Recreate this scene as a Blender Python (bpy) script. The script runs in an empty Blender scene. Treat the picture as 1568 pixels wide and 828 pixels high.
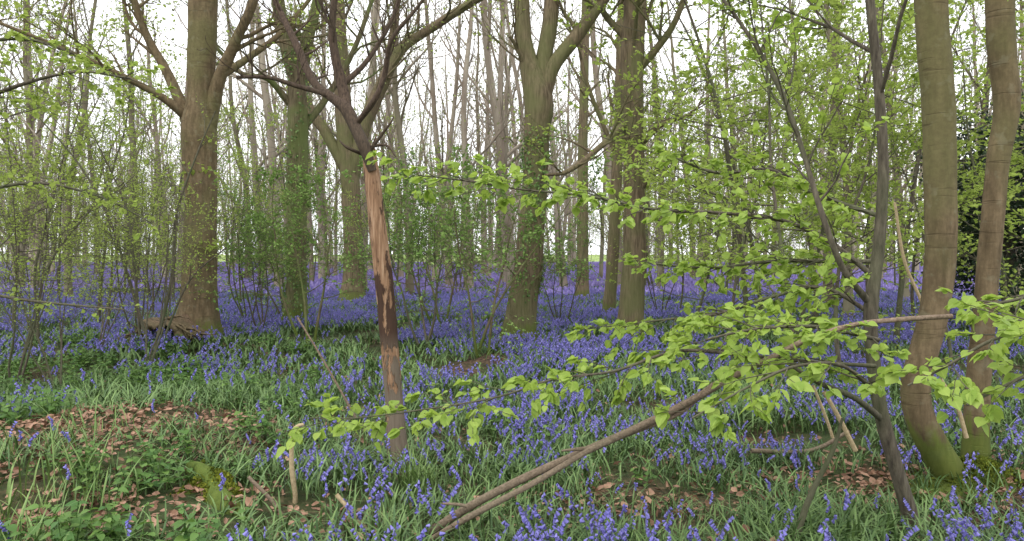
import bpy, math, random
import numpy as np
from mathutils import Vector, Matrix
rng=np.random.default_rng(7); random.seed(7)
scene=bpy.context.scene
F=1120.0; EYE=1.6
# ---------------------------------------------------------------- helpers
def gz(x,y):
    x=np.asarray(x,float); y=np.asarray(y,float)
    z=0.05*np.sin(x*0.9+1.3)*np.sin(y*0.7+.4)+0.03*np.sin(x*2.1+y*1.3)+0.02*np.sin(x*3.7-y*2.9+2)
    z+=0.20*np.exp(-(((x+5.7)/1.5)**2+((y-12.0)/1.3)**2))
    z+=0.16*np.exp(-(((x+3.6)/1.6)**2+((y-5.4)/1.8)**2))
    return z
def W(u,v,d):
    return ((u-784)/F*d, d, EYE-(v-387)/F*d)
def sn(x,y,s=1.0,p=0.0):
    x=x*s;y=y*s
    return (np.sin(x*1.7+p)+np.sin(y*1.9+1.3*p+.7)+np.sin(x*1.1+y*1.5+2.1*p)+np.sin(x*2.9-y*2.3+p*.3+1)+.6*np.sin(x*5.1+y*3.7+p))/4.6
def nrm(a):
    return a/np.maximum(np.linalg.norm(a,axis=-1,keepdims=True),1e-9)
class MB:
    def __init__(s): s.v=[];s.q=[];s.t=[];s.qm=[];s.tm=[];s.d=[];s.n=0
    def add(s,v,q=None,t=None,mat=0,dat=None):
        v=np.asarray(v,float).reshape(-1,3)
        s.v.append(v)
        s.d.append(np.zeros((len(v),3)) if dat is None else np.asarray(dat,float).reshape(-1,3))
        if q is not None and len(q):
            q=np.asarray(q,int).reshape(-1,4); s.q.append(q+s.n); s.qm.append(np.full(len(q),mat))
        if t is not None and len(t):
            t=np.asarray(t,int).reshape(-1,3); s.t.append(t+s.n); s.tm.append(np.full(len(t),mat))
        s.n+=len(v)
    def obj(s,name,mats,link=True,smooth=True):
        v=np.concatenate(s.v); d=np.concatenate(s.d)
        q=np.concatenate(s.q) if s.q else np.zeros((0,4),int)
        t=np.concatenate(s.t) if s.t else np.zeros((0,3),int)
        mi=np.concatenate((s.qm if s.qm else [])+(s.tm if s.tm else []))
        me=bpy.data.meshes.new(name)
        me.vertices.add(len(v)); me.vertices.foreach_set("co",v.ravel().astype(np.float32))
        nl=len(q)*4+len(t)*3
        me.loops.add(nl); me.loops.foreach_set("vertex_index",np.concatenate([q.ravel(),t.ravel()]).astype(np.int32))
        me.polygons.add(len(q)+len(t))
        ls=np.concatenate([np.arange(len(q))*4,len(q)*4+np.arange(len(t))*3])
        me.polygons.foreach_set("loop_start",ls.astype(np.int32))
        me.polygons.foreach_set("material_index",mi.astype(np.int32))
        me.polygons.foreach_set("use_smooth",np.full(len(mi),smooth))
        a=me.attributes.new("dat",'FLOAT_VECTOR','POINT'); a.data.foreach_set("vector",d.ravel().astype(np.float32))
        me.update(calc_edges=True)
        for m in mats: me.materials.append(m)
        o=bpy.data.objects.new(name,me)
        if link: scene.collection.objects.link(o)
        return o
def tubes(mb,lines,sides,mat=0):
    if not lines: return
    P=np.array([[tuple(p) for p in l[0]] for l in lines],float); R=np.array([l[1] for l in lines],float)
    M,n,_=P.shape
    T=nrm(np.gradient(P,axis=1)); D=P[:,-1]-P[:,0]
    ref=np.eye(3)[np.argmin(np.abs(D),axis=1)][:,None,:]
    S=nrm(np.cross(T,np.broadcast_to(ref,T.shape))); B=np.cross(T,S)
    a=np.arange(sides)/sides*2*math.pi
    V=P[:,:,None,:]+R[:,:,None,None]*(np.cos(a)[None,None,:,None]*S[:,:,None,:]+np.sin(a)[None,None,:,None]*B[:,:,None,:])
    base=(np.arange(M)*n*sides)[:,None,None]; i=(np.arange(n-1)*sides)[None,:,None]; j=np.arange(sides)[None,None,:]; j2=(j+1)%sides
    q=np.stack([base+i+j,base+i+j2,base+i+sides+j2,base+i+sides+j],axis=-1)
    var=np.repeat(rng.random(M),n*sides)
    mb.add(V,q.reshape(-1,4),mat=mat,dat=np.stack([var]*3,1))
def flush(mb,T,mat=0):
    for (n,s),L in T.items(): tubes(mb,L,s,mat)
def crom(C,step):
    C=np.array(C,float); out=[]
    Q=np.vstack([2*C[0]-C[1],C,2*C[-1]-C[-2]])
    for i in range(1,len(Q)-2):
        L=np.linalg.norm(Q[i+1,:3]-Q[i,:3]); k=max(2,int(L/step))
        t=np.linspace(0,1,k,endpoint=False)[:,None]
        out.append(.5*((2*Q[i])+(-Q[i-1]+Q[i+1])*t+(2*Q[i-1]-5*Q[i]+4*Q[i+1]-Q[i+2])*t*t+(-Q[i-1]+3*Q[i]-3*Q[i+1]+Q[i+2])*t**3))
    out.append(C[-1:]); return np.vstack(out)
def trunk(mb,C,step=.12,sides=20,flare=0,mat=0,ph=0.0,lump=.04,fh=.28):
    D=crom(C,step); P=D[:,:3]; R=np.maximum(D[:,3],.003); n=len(P)
    T=nrm(np.gradient(P,axis=0)); ax=np.eye(3)[np.argmin(np.abs(P[-1]-P[0]))]
    S=nrm(np.cross(T,ax)); B=np.cross(T,S); a=np.arange(sides)/sides*2*math.pi
    s=np.concatenate([[0],np.cumsum(np.linalg.norm(np.diff(P,axis=0),axis=1))])[:,None]; A=a[None,:]
    k=1+lump*(np.sin(2*A+s*1.1+ph)+.7*np.sin(3*A-s*2.3+ph*2)+.5*np.sin(5*A+s*3.9)+.5*np.sin(s*7+A+ph)+.4*np.sin(s*17+ph))
    if flare: k=k*(1+flare*np.exp(-np.maximum(s-.05,0)/fh)*(1+.45*np.cos(5*A+ph*3)+.25*np.cos(3*A+ph)))
    V=P[:,None,:]+(R[:,None]*k)[:,:,None]*(np.cos(a)[None,:,None]*S[:,None,:]+np.sin(a)[None,:,None]*B[:,None,:])
    i=(np.arange(n-1)*sides)[:,None]; j=np.arange(sides)[None,:]; j2=(j+1)%sides
    q=np.stack([i+j,i+j2,i+sides+j2,i+sides+j],-1).reshape(-1,4)
    mb.add(V,q,mat=mat,dat=np.full((n*sides,3),(ph*.37)%1))
    c=np.vstack([V[-1],P[-1:]+T[-1:]*R[-1]*.3]); mb.add(c,t=[(x,(x+1)%sides,sides) for x in range(sides)],mat=mat,dat=np.full((sides+1,3),(ph*.37)%1))
    return P,R
def TC(d,L):
    out=[]
    for t in L:
        dd=d+(t[3] if len(t)>3 else 0); out.append(W(t[0],t[1],dd)+(t[2]/2/F*dd,))
    return out
def rv(s=1): return Vector((random.gauss(0,s),random.gauss(0,s),random.gauss(0,s)))
def grow(T,tips,p,d,length,r,lvl,maxl,up=.1,wob=.16,kids=(6,5,4,3),ang=(.5,.95),minr=.0035,flat=1.0):
    n=(9,7,6,5,4)[min(lvl,4)]; sides=(7,5,4,3,3)[min(lvl,4)]
    step=length/(n-1); pts=[p]; 
    for i in range(n-1):
        w=rv(wob); w.z*=flat
        d=(d+w+Vector((0,0,up))).normalized(); p=p+d*step; pts.append(p)
    rr=[max(minr,r*(1-.8*i/(n-1))) for i in range(n)]
    T.setdefault((n,sides),[]).append((pts,rr))
    if lvl>=maxl: tips.append(pts); return
    k=kids[min(lvl,len(kids)-1)]
    for c in range(k):
        t=.18+.82*(c+random.random())/k; t=min(t,.999); f=t*(n-1); i=int(f); fr=f-i
        q=pts[i].lerp(pts[i+1],fr); dd=(pts[i+1]-pts[i]).normalized()
        a=rv(); a.z*=flat; a=(a-dd*a.dot(dd)); 
        if a.length<1e-4: continue
        a.normalize(); g=random.uniform(*ang)
        grow(T,tips,q,(dd*math.cos(g)+a*math.sin(g)),length*random.uniform(.38,.68)*(1.15-.45*t),rr[i]*random.uniform(.45,.65),lvl+1,maxl,up,wob*1.15,kids,ang,minr,flat)
L4V=np.array([[0,0,0],[.45,.33,.08],[1,0,-.05],[.45,-.33,.08]]); L4T=[(0,3,2),(0,2,1)]
def leaf_template():
    st=[0,.12,.3,.5,.7,.88,1.0]; w=[0,.24,.36,.37,.28,.13,0]
    V=[];uv=[]
    for s,x in zip(st,w):
        V+=[[s,0,-.22*s*s]]; uv+=[[s,0]]
    for sd in (1,-1):
        for s,x in list(zip(st,w))[1:-1]:
            V.append([s-.03,sd*x,-.22*s*s+.10*x/.37+.02*math.sin(s*25)]); uv.append([s,abs(x)/.37])
    Q=[];T=[]
    n=len(st)
    for k,sd in ((n,1),(n+n-2,-1)):
        T.append((0,1,k) if sd>0 else (0,k,1))
        for i in range(1,n-2):
            a,b,c,e=i,i+1,k+i,k+i-1
            Q.append((a,b,c,e) if sd>0 else (a,e,c,b))
        T.append((n-2,n-1,k+n-3) if sd>0 else (n-2,k+n-3,n-1))
    return np.array(V),Q,T,np.array(uv)
LNV,LNQ,LNT,LNUV=leaf_template()
def place(mb,V,Q,T,pos,ax,nr,size,mat=0,uv=None,var=None):
    pos=np.asarray(pos,float); M=len(pos)
    if M==0: return
    ax=nrm(np.asarray(ax,float)); nr=np.asarray(nr,float); sd=nrm(np.cross(nr,ax)); nr=np.cross(ax,sd)
    size=np.broadcast_to(np.asarray(size,float),(M,))
    X=pos[:,None,:]+size[:,None,None]*(V[None,:,0:1]*ax[:,None,:]+V[None,:,1:2]*sd[:,None,:]+V[None,:,2:3]*nr[:,None,:])
    K=len(V); off=(np.arange(M)*K)[:,None,None]
    q=(np.asarray(Q)[None]+off).reshape(-1,4) if Q is not None and len(Q) else None
    t=(np.asarray(T)[None]+off).reshape(-1,3) if T is not None and len(T) else None
    if var is None: var=rng.random(M)
    dat=np.zeros((M,K,3)); dat[:,:,0]=var[:,None]
    if uv is not None: dat[:,:,1:]=uv[None]
    mb.add(X,q,t,mat,dat)
def tipleaves(mb,tips,k,size,mat,near=False,nz=.55,spread=.9):
    if not tips or k<1: return
    P=[np.array([tuple(a) for a in t]) for t in tips]; pos=[];ax=[]
    for p in P:
        for j in range(k):
            f=rng.uniform(.15,1)*(len(p)-1); i=min(int(f),len(p)-2); pos.append(p[i]+(p[i+1]-p[i])*(f-i)); ax.append(nrm(p[i+1]-p[i]))
    pos=np.array(pos); ax=np.array(ax); r=rng.normal(0,1,ax.shape)*np.array([1,1,.35]); ax=nrm(ax+spread*r+np.array([0,0,-.15]))
    nr=np.array([0,0,1])+rng.normal(0,nz,ax.shape)
    s=size*rng.uniform(.5,1.3,len(pos))
    if near: place(mb,LNV*np.array([1,1.12,1]),LNQ,LNT,pos,ax,nr,s,mat,LNUV)
    else: place(mb,L4V,None,L4T,pos,ax,nr,s,mat)
# ---------------------------------------------------------------- materials
def newmat(n):
    m=bpy.data.materials.new(n); m.use_nodes=True; nt=m.node_tree; nt.nodes.clear(); return m,nt
def N(nt,t,**k):
    n=nt.nodes.new(t)
    for a,b in k.items(): setattr(n,a,b)
    return n
def ramp(nt,fac,stops):
    r=N(nt,'ShaderNodeValToRGB'); e=r.color_ramp.elements
    while len(e)<len(stops): e.new(.5)
    for x,(p,c) in zip(e,stops): x.position=p; x.color=(*c,1)
    nt.links.new(fac,r.inputs[0]); return r.outputs[0]
def mix(nt,f,a,b,mode='MIX'):
    m=N(nt,'ShaderNodeMix',data_type='RGBA',blend_type=mode)
    for s,x in ((m.inputs[0],f),(m.inputs[6],a),(m.inputs[7],b)):
        if isinstance(x,(int,float)): s.default_value=x
        elif isinstance(x,tuple): s.default_value=(*x,1)
        else: nt.links.new(x,s)
    return m.outputs[2]
def noise(nt,vec,scale,detail=4,rough=.6):
    n=N(nt,'ShaderNodeTexNoise'); n.inputs['Scale'].default_value=scale; n.inputs['Detail'].default_value=detail; n.inputs['Roughness'].default_value=rough
    nt.links.new(vec,n.inputs['Vector']); return n.outputs['Fac']
def mapping(nt,vec,sc):
    m=N(nt,'ShaderNodeMapping'); m.inputs['Scale'].default_value=sc; nt.links.new(vec,m.inputs[0]); return m.outputs[0]
def mrange(nt,v,a,b,c=0,d=1):
    m=N(nt,'ShaderNodeMapRange'); nt.links.new(v,m.inputs[0])
    for i,x in enumerate((a,b,c,d)): m.inputs[i+1].default_value=x
    return m.outputs[0]
def math_(nt,op,a,b):
    m=N(nt,'ShaderNodeMath',operation=op)
    for s,x in zip(m.inputs,(a,b)):
        if isinstance(x,(int,float)): s.default_value=x
        else: nt.links.new(x,s)
    return m.outputs[0]
def finish(nt,col,rough=.85,bump=None,bs=.4,bd=.01,spec=.2):
    b=N(nt,'ShaderNodeBsdfPrincipled'); o=N(nt,'ShaderNodeOutputMaterial')
    nt.links.new(col,b.inputs['Base Color']); b.inputs['Roughness'].default_value=rough; b.inputs['Specular IOR Level'].default_value=spec
    if bump is not None:
        k=N(nt,'ShaderNodeBump'); k.inputs['Strength'].default_value=bs; k.inputs['Distance'].default_value=bd
        nt.links.new(bump,k.inputs['Height']); nt.links.new(k.outputs[0],b.inputs['Normal'])
    nt.links.new(b.outputs[0],o.inputs[0]); return b
def bark(name,dark,light,green,gamt=.5,moss=.5,stretch=(6,6,1.2),bd=.012,rings=False):
    m,nt=newmat(name); g=N(nt,'ShaderNodeNewGeometry'); pos=g.outputs['Position']
    sv=mapping(nt,pos,stretch); n1=noise(nt,sv,3,5,.65); n2=noise(nt,pos,1.3,2)
    c=ramp(nt,n1,[(.3,dark),(.7,light)])
    gf=mrange(nt,n2,.42,.62,0,gamt); c=mix(nt,gf,c,green)
    h=n1
    if rings:
        n3=noise(nt,pos,22,3,.7)
        c=mix(nt,mrange(nt,n3,.3,.7,.35,.0),c,tuple(x*.45 for x in dark))
        rvv=mapping(nt,pos,(1.3,1.3,14)); r=noise(nt,rvv,1.6,3,.6); rf=mrange(nt,r,.60,.68,0,.45)
        c=mix(nt,rf,c,tuple(x*.8 for x in dark)); h=math_(nt,'ADD',math_(nt,'MULTIPLY',n1,.6),math_(nt,'MULTIPLY',rf,-.7))
        lt=mrange(nt,noise(nt,pos,9,3),.58,.66,0,.22); c=mix(nt,lt,c,(.25,.25,.17))
    if moss:
        sep=N(nt,'ShaderNodeSeparateXYZ'); nt.links.new(pos,sep.inputs[0])
        mz=mrange(nt,sep.outputs[2],.02,.75,1.15,0); mf=math_(nt,'MULTIPLY',mrange(nt,math_(nt,'ADD',mz,n1),.95,1.15),moss)
        c=mix(nt,mf,c,mix(nt,n1,(.03,.06,.01),(.13,.18,.02)))
    finish(nt,c,.9,h,.8,bd); return m
def simplebark(name,a,b):
    m,nt=newmat(name); g=N(nt,'ShaderNodeNewGeometry'); n=noise(nt,mapping(nt,g.outputs['Position'],(1.2,1.2,.35)),1.6,2)
    d=N(nt,'ShaderNodeBsdfDiffuse'); o=N(nt,'ShaderNodeOutputMaterial'); nt.links.new(ramp(nt,n,[(.35,a),(.65,b)]),d.inputs[0]); nt.links.new(d.outputs[0],o.inputs[0]); return m
M_beech=bark('beech_bark',(.09,.066,.036),(.23,.17,.10),(.15,.145,.06),.7,.75,rings=True,bd=.008)
M_oak=bark('oak_bark',(.065,.050,.030),(.235,.18,.115),(.13,.14,.055),.7,.6,(9,9,1.0),.03)
M_ivyb=bark('mossy_bark',(.055,.044,.025),(.20,.165,.10),(.115,.15,.045),.8,.8,(8,8,1.2),.025)
M_thin=bark('thin_bark',(.042,.034,.027),(.15,.13,.095),(.09,.11,.05),.6,.0,(14,14,3),.006)
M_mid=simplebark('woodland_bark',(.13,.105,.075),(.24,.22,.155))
M_farhaze=simplebark('distant_bark_hazed',(.24,.195,.155),(.37,.325,.26))  # bark colour lightened to paint in distance haze; no volume
M_dead=bark('dead_branch_bark',(.025,.018,.014),(.13,.09,.065),(.07,.06,.04),.3,.0,(30,30,6),.006)
M_stick=bark('fallen_branch_bark',(.10,.07,.05),(.31,.23,.17),(.15,.14,.09),.4,.0,(25,25,25),.004)
M_pale=bark('peeled_stick',(.30,.22,.12),(.50,.40,.25),(.35,.30,.18),.3,.0,(20,20,20),.003)
m,nt=newmat('stripped_wood'); g=N(nt,'ShaderNodeNewGeometry'); pos=g.outputs['Position']
n1=noise(nt,mapping(nt,pos,(26,26,1.6)),2.2,7,.7); n2=noise(nt,mapping(nt,pos,(9,9,2.4)),1.6,5,.65)
c=ramp(nt,n1,[(.28,(.10,.05,.03)),(.5,(.28,.165,.095)),(.72,(.48,.33,.22))])
sep=N(nt,'ShaderNodeSeparateXYZ'); nt.links.new(pos,sep.inputs[0]); z=sep.outputs[2]
dz=ramp(nt,mrange(nt,z,0,2.4),[(.0,(.66,.66,.66)),(.3,(.62,.62,.62)),(.35,(.44,.44,.44)),(.40,(.60,.60,.60)),(.55,(.58,.58,.58)),(.61,(.44,.44,.44)),(1,(.43,.43,.43))])
pf=mrange(nt,math_(nt,'SUBTRACT',math_(nt,'ADD',dz,n2),1.0),.0,.04)
lowc=mix(nt,mrange(nt,z,.75,1.0),mix(nt,n1,(.06,.045,.03),(.26,.21,.16)),mix(nt,n1,(.02,.012,.01),(.10,.055,.035)))
c=mix(nt,pf,c,lowc); finish(nt,c,.75,math_(nt,'ADD',n1,pf),.9,.01); M_snag=m
def leafmat(name,dif,dif2,tr,trf=.45,spec=.25,veins=False):
    m,nt=newmat(name); a=N(nt,'ShaderNodeAttribute',attribute_name='dat'); s=N(nt,'ShaderNodeSeparateXYZ'); nt.links.new(a.outputs['Vector'],s.inputs[0])
    f=s.outputs[0]
    c=mix(nt,f,dif,dif2)
    if trf: tc=mix(nt,f,tuple(x*.8 for x in tr),tuple(min(1,x*1.15) for x in tr))
    if veins:
        w=math_(nt,'SINE',math_(nt,'MULTIPLY',math_(nt,'SUBTRACT',s.outputs[1],math_(nt,'MULTIPLY',s.outputs[2],.22)),58),0)
        v=mrange(nt,w,.5,1,0,.3); mid=mrange(nt,s.outputs[2],.0,.12,.6,0); v=math_(nt,'MAXIMUM',v,mid)
        c=mix(nt,v,c,tuple(min(1,x*1.5) for x in dif2)); tc=mix(nt,v,tc,tuple(x*.6 for x in tr))
    if spec:
        b=N(nt,'ShaderNodeBsdfPrincipled'); nt.links.new(c,b.inputs['Base Color']); b.inputs['Roughness'].default_value=.5; b.inputs['Specular IOR Level'].default_value=spec
    else:
        b=N(nt,'ShaderNodeBsdfDiffuse'); nt.links.new(c,b.inputs[0])
    o=N(nt,'ShaderNodeOutputMaterial')
    if trf:
        t=N(nt,'ShaderNodeBsdfTranslucent'); nt.links.new(tc,t.inputs[0])
        x=N(nt,'ShaderNodeMixShader'); x.inputs[0].default_value=trf; nt.links.new(b.outputs[0],x.inputs[1]); nt.links.new(t.outputs[0],x.inputs[2]); nt.links.new(x.outputs[0],o.inputs[0])
    else: nt.links.new(b.outputs[0],o.inputs[0])
    return m
M_lf=leafmat('fresh_leaf',(.20,.31,.05),(.35,.46,.10),(.44,.59,.10),.45,.25,True)
M_lfm=leafmat('fresh_leaf_mid',(.21,.30,.06),(.37,.45,.12),(.43,.54,.12),.45,0)
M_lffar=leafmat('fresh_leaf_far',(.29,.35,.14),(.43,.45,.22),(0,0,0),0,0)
M_haw=leafmat('hawthorn_leaf',(.12,.22,.055),(.25,.35,.11),(.22,.36,.08),.25,0)
M_hol=leafmat('holly_leaf',(.012,.026,.012),(.035,.06,.025),(0,0,0),0,.3)
M_ivy=leafmat('ivy_leaf',(.06,.12,.03),(.15,.24,.06),(0,0,0),0,.3)
M_bbl=leafmat('bluebell_leaf',(.05,.105,.03),(.155,.245,.075),(0,0,0),0,.35)
M_grs=leafmat('grass_blade',(.08,.15,.03),(.20,.29,.09),(0,0,0),0,.3)
M_net=leafmat('herb_leaf',(.06,.14,.035),(.15,.25,.06),(.18,.32,.06),.25,.2)
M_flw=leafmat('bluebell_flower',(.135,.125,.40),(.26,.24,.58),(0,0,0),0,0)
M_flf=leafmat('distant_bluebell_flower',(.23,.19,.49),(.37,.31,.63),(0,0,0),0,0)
M_stm=leafmat('bluebell_stem',(.07,.08,.07),(.12,.17,.07),(0,0,0),0,0)
M_lit=leafmat('dead_leaf',(.13,.065,.038),(.40,.24,.16),(0,0,0),0,.25)
M_mos=leafmat('moss_tuft',(.07,.095,.015),(.21,.23,.035),(0,0,0),0,0)
M_mos2=leafmat('moss_tuft_dark',(.06,.085,.015),(.16,.19,.03),(0,0,0),0,0)
m,nt=newmat('woodland_floor'); g=N(nt,'ShaderNodeNewGeometry'); pos=g.outputs['Position']
n1=noise(nt,pos,14,4,.7); n2=noise(nt,pos,.8,2)
vo=N(nt,'ShaderNodeTexVoronoi'); vo.inputs['Scale'].default_value=26; nt.links.new(pos,vo.inputs['Vector'])
vs=N(nt,'ShaderNodeSeparateColor'); nt.links.new(vo.outputs['Color'],vs.inputs[0])
lit=ramp(nt,vs.outputs[0],[(0,(.045,.025,.015)),(.5,(.12,.07,.045)),(1,(.22,.14,.09))])
c=mix(nt,mrange(nt,n1,.4,.6),lit,(.03,.024,.016))
c=mix(nt,mrange(nt,n2,.35,.55,0,.75),c,mix(nt,n1,(.02,.035,.01),(.05,.09,.025)))
sep=N(nt,'ShaderNodeSeparateXYZ'); nt.links.new(pos,sep.inputs[0])
c=mix(nt,mrange(nt,sep.outputs[1],104,108),c,mix(nt,n2,(.20,.28,.07),(.26,.34,.11)))
finish(nt,c,.95,n1,.8,.03); M_grd=m
# ---------------------------------------------------------------- ground
def axis(n,far): 
    t=np.linspace(-1,1,n); return np.sinh(t*6)/math.sinh(6)*far
xs=axis(281,700); ys=axis(281,700)+6
X,Y=np.meshgrid(xs,ys,indexing='ij'); fade=np.exp(-((X**2+Y**2)/200**2))
Z=gz(X,Y)*fade+.012*np.sin(X*19+Y*7)*np.sin(Y*23-X*5)*np.exp(-((X**2+Y**2)/15**2))
g=MB(); n=281; I=np.arange(n-1)[:,None]*n+np.arange(n-1)[None,:]
g.add(np.stack([X,Y,Z],-1),np.stack([I,I+n,I+n+1,I+1],-1).reshape(-1,4)); g.obj('ground',[M_grd])
# ---------------------------------------------------------------- GN scatter
def scatter(name,pts,rot,scl,idx,srcs):
    me=bpy.data.meshes.new(name); me.vertices.add(len(pts)); me.vertices.foreach_set("co",np.asarray(pts,np.float32).ravel())
    a=me.attributes.new("rot",'FLOAT_VECTOR','POINT'); a.data.foreach_set("vector",np.asarray(rot,np.float32).ravel())
    a=me.attributes.new("scl",'FLOAT','POINT'); a.data.foreach_set("value",np.asarray(scl,np.float32))
    a=me.attributes.new("vid",'INT','POINT'); a.data.foreach_set("value",np.asarray(idx,np.int32))
    o=bpy.data.objects.new(name,me); scene.collection.objects.link(o)
    nt=bpy.data.node_groups.new(name+'_gn','GeometryNodeTree')
    nt.interface.new_socket('Geometry',in_out='INPUT',socket_type='NodeSocketGeometry'); nt.interface.new_socket('Geometry',in_out='OUTPUT',socket_type='NodeSocketGeometry')
    gi=nt.nodes.new('NodeGroupInput'); go=nt.nodes.new('NodeGroupOutput'); jn=nt.nodes.new('GeometryNodeJoinGeometry')
    def na(nm,ty):
        k=nt.nodes.new('GeometryNodeInputNamedAttribute'); k.data_type=ty; k.inputs[0].default_value=nm; return k.outputs[0]
    R=na('rot','FLOAT_VECTOR'); S=na('scl','FLOAT'); V=na('vid','INT')
    for i,s in enumerate(srcs):
        oi=nt.nodes.new('GeometryNodeObjectInfo'); oi.inputs['Object'].default_value=s; oi.inputs['As Instance'].default_value=True
        cp=nt.nodes.new('FunctionNodeCompare'); cp.data_type='INT'; cp.operation='EQUAL'
        ii=[x for x in cp.inputs if x.type=='INT']; nt.links.new(V,ii[0]); ii[1].default_value=i
        ip=nt.nodes.new('GeometryNodeInstanceOnPoints')
        nt.links.new(gi.outputs[0],ip.inputs['Points']); nt.links.new(cp.outputs[0],ip.inputs['Selection']); nt.links.new(oi.outputs['Geometry'],ip.inputs['Instance'])
        nt.links.new(R,ip.inputs['Rotation']); nt.links.new(S,ip.inputs['Scale']); nt.links.new(ip.outputs[0],jn.inputs[0])
    nt.links.new(jn.outputs[0],go.inputs[0])
    md=o.modifiers.new('scatter','NODES'); md.node_group=nt; return o
# ---------------------------------------------------------------- bluebells
def bell(sides,rings):
    V=[];Q=[]
    for a,r in rings:
        for j in range(sides):
            t=j/sides*2*math.pi; V.append([a,math.cos(t)*r,math.sin(t)*r])
    for i in range(len(rings)-1):
        for j in range(sides): k=(j+1)%sides; Q.append((i*sides+j,i*sides+k,(i+1)*sides+k,(i+1)*sides+j))
    return np.array(V),Q
B0=bell(4,[(0,.14),(.35,.26),(1,.42)]); B1=bell(3,[(0,.14),(1,.42)])
def blades(mb,n,rad,h,w,mat,seg=4,lean=.9,cen=None):
    c=rng.uniform(-1,1,(n,2))*rad if cen is None else cen
    az=rng.uniform(0,2*math.pi,n); H=h*rng.uniform(.55,1.1,n); ln=rng.uniform(.25,lean,n)
    t=np.linspace(0,1,seg+1)[None,:]; d=np.stack([np.cos(az),np.sin(az)],1)
    out=(ln*H)[:,None]*t**1.7; up=H[:,None]*(t-.42*ln[:,None]*t**2.4)
    P=np.stack([c[:,0:1]+d[:,0:1]*out,c[:,1:2]+d[:,1:2]*out,up],-1)
    ww=(w*rng.uniform(.7,1.2,n))[:,None]*np.array([np.interp(np.linspace(0,1,seg+1),[0,.4,.8,1],[.7,1,.7,.08])])
    sd=np.stack([-d[:,1],d[:,0],np.zeros(n)],1)[:,None,:]
    A=P+sd*ww[:,:,None]; Bb=P-sd*ww[:,:,None]; V=np.stack([A,Bb],2)
    k=(seg+1)*2; o=(np.arange(n)*k)[:,None]; i=(np.arange(seg)*2)[None,:]
    q=np.stack([o+i,o+i+1,o+i+3,o+i+2],-1).reshape(-1,4)
    v=np.repeat(rng.random(n),k); mb.add(V,q,mat=mat,dat=np.stack([v,v*0,v*0],1))
def bbpatch(rad,nst,nlf,lod):
    mb=MB()
    if lod==0: blades(mb,nlf,rad,.26,.0066,0,4,1.15)
    elif lod==1: blades(mb,nlf,rad,.25,.012,0,3,1.1)
    else: blades(mb,nlf,rad,.23,.04,0,2)
    T=[];bp=[];ba=[]
    for i in range(nst):
        x,y=rng.uniform(-rad,rad,2); h=rng.uniform(.22,.37); az=rng.uniform(0,6.28); dx,dy=math.cos(az),math.sin(az); l=rng.uniform(.0,.12)
        pts=[]
        for t in (0,.35,.65,.85,1): pts.append((x+dx*(l*t+.05*max(0,t-.6)**1.3*2),y+dy*(l*t+.05*max(0,t-.6)**1.3*2),h*(t-.12*max(0,t-.7)*3)))
        T.append((pts,[.003,.0026,.002,.0017,.001]))
        P=np.array(pts); nb=int(rng.integers(6,11)) if lod==0 else 6
        for b in range(nb):
            t=.55+.45*(b+.5)/nb; f=np.interp(t,[0,.35,.65,.85,1],[0,1,2,3,4]); k=min(int(f),3); p=P[k]+(P[k+1]-P[k])*(f-k)
            a=az+rng.normal(0,.9); bp.append(p); ba.append((math.cos(a)*.75,math.sin(a)*.75,-.75+.3*rng.normal()))
    if lod<2 and nst:
        tubes(mb,T,3,1)
        sz=(.023 if lod==0 else .029)*rng.uniform(.75,1.15,len(bp)); BV,BQ=B0 if lod==0 else B1
        nr=rng.normal(0,1,(len(bp),3)); place(mb,BV,BQ,None,bp,ba,nr,sz,2)
    elif nst:
        c=rng.uniform(-rad,rad,(nst,2)); pos=np.concatenate([c,rng.uniform(.1,.2,(nst,1))],1)
        ax=np.array([0,0,1])+rng.normal(0,.25,(nst,3)); nr=rng.normal(0,1,(nst,3))*np.array([1,1,.1])
        V=np.array([[0,0,0],[.5,.2,.05],[1,0,0],[.5,-.2,.05]]); place(mb,V,None,L4T,pos,ax,nr,.17*rng.uniform(.7,1.2,nst),2)
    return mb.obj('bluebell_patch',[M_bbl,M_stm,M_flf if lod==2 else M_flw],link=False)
S0=[bbpatch(.36,14,115,0) for i in range(3)]+[bbpatch(.36,5,120,0) for i in range(2)]+[bbpatch(.36,1,125,0) for i in range(2)]
S1=[bbpatch(.55,40,135,1) for i in range(2)]+[bbpatch(.55,15,155,1) for i in range(2)]+[bbpatch(.55,3,170,1)]
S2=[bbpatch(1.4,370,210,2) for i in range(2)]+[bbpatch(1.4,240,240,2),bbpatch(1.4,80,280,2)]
LOGX,LOGY=-1.85,4.6
def litter(x,y):
    a=1.0*np.exp(-(((x+3.45)/1.3)**2+((y-5.65)/1.05)**2)**1.5)*(.85+.4*sn(x,y,2.6,3))
    b=.55*np.exp(-(((x+2.5)/.7)**2+((y-6.6)/.35)**2)); c=.65*np.exp(-(((x-2.6)/1.2)**2+((y-5.0)/.6)**2)); d=.5*np.exp(-(((x-.6)/.7)**2+((y-4.6)/.25)**2))
    f=.75*np.exp(-(((x-3.5)/.6)**2+((y-4.75)/.4)**2))
    h=.75*np.exp(-(((x+2.7)/.9)**2+((y-4.2)/.45)**2)); e=.5*np.exp(-(((x+1.1)/.5)**2+((y-4.3)/.3)**2))
    return np.clip(np.maximum.reduce([a,b,c,d,e,f,h]),0,1)
def logclear(x,y): return np.exp(-(((x-LOGX)/.45)**2+((y-4.35)/.5)**2)**2)
def field(y0,y1,dens,wide=.85,ex=2.0):
    N_=int(dens*(y1-y0)*2*(wide*y1+ex)); x=rng.uniform(-1,1,N_)*(wide*y1+ex); y=rng.uniform(y0,y1,N_); k=np.abs(x)<wide*y+ex; return x[k],y[k]
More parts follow.
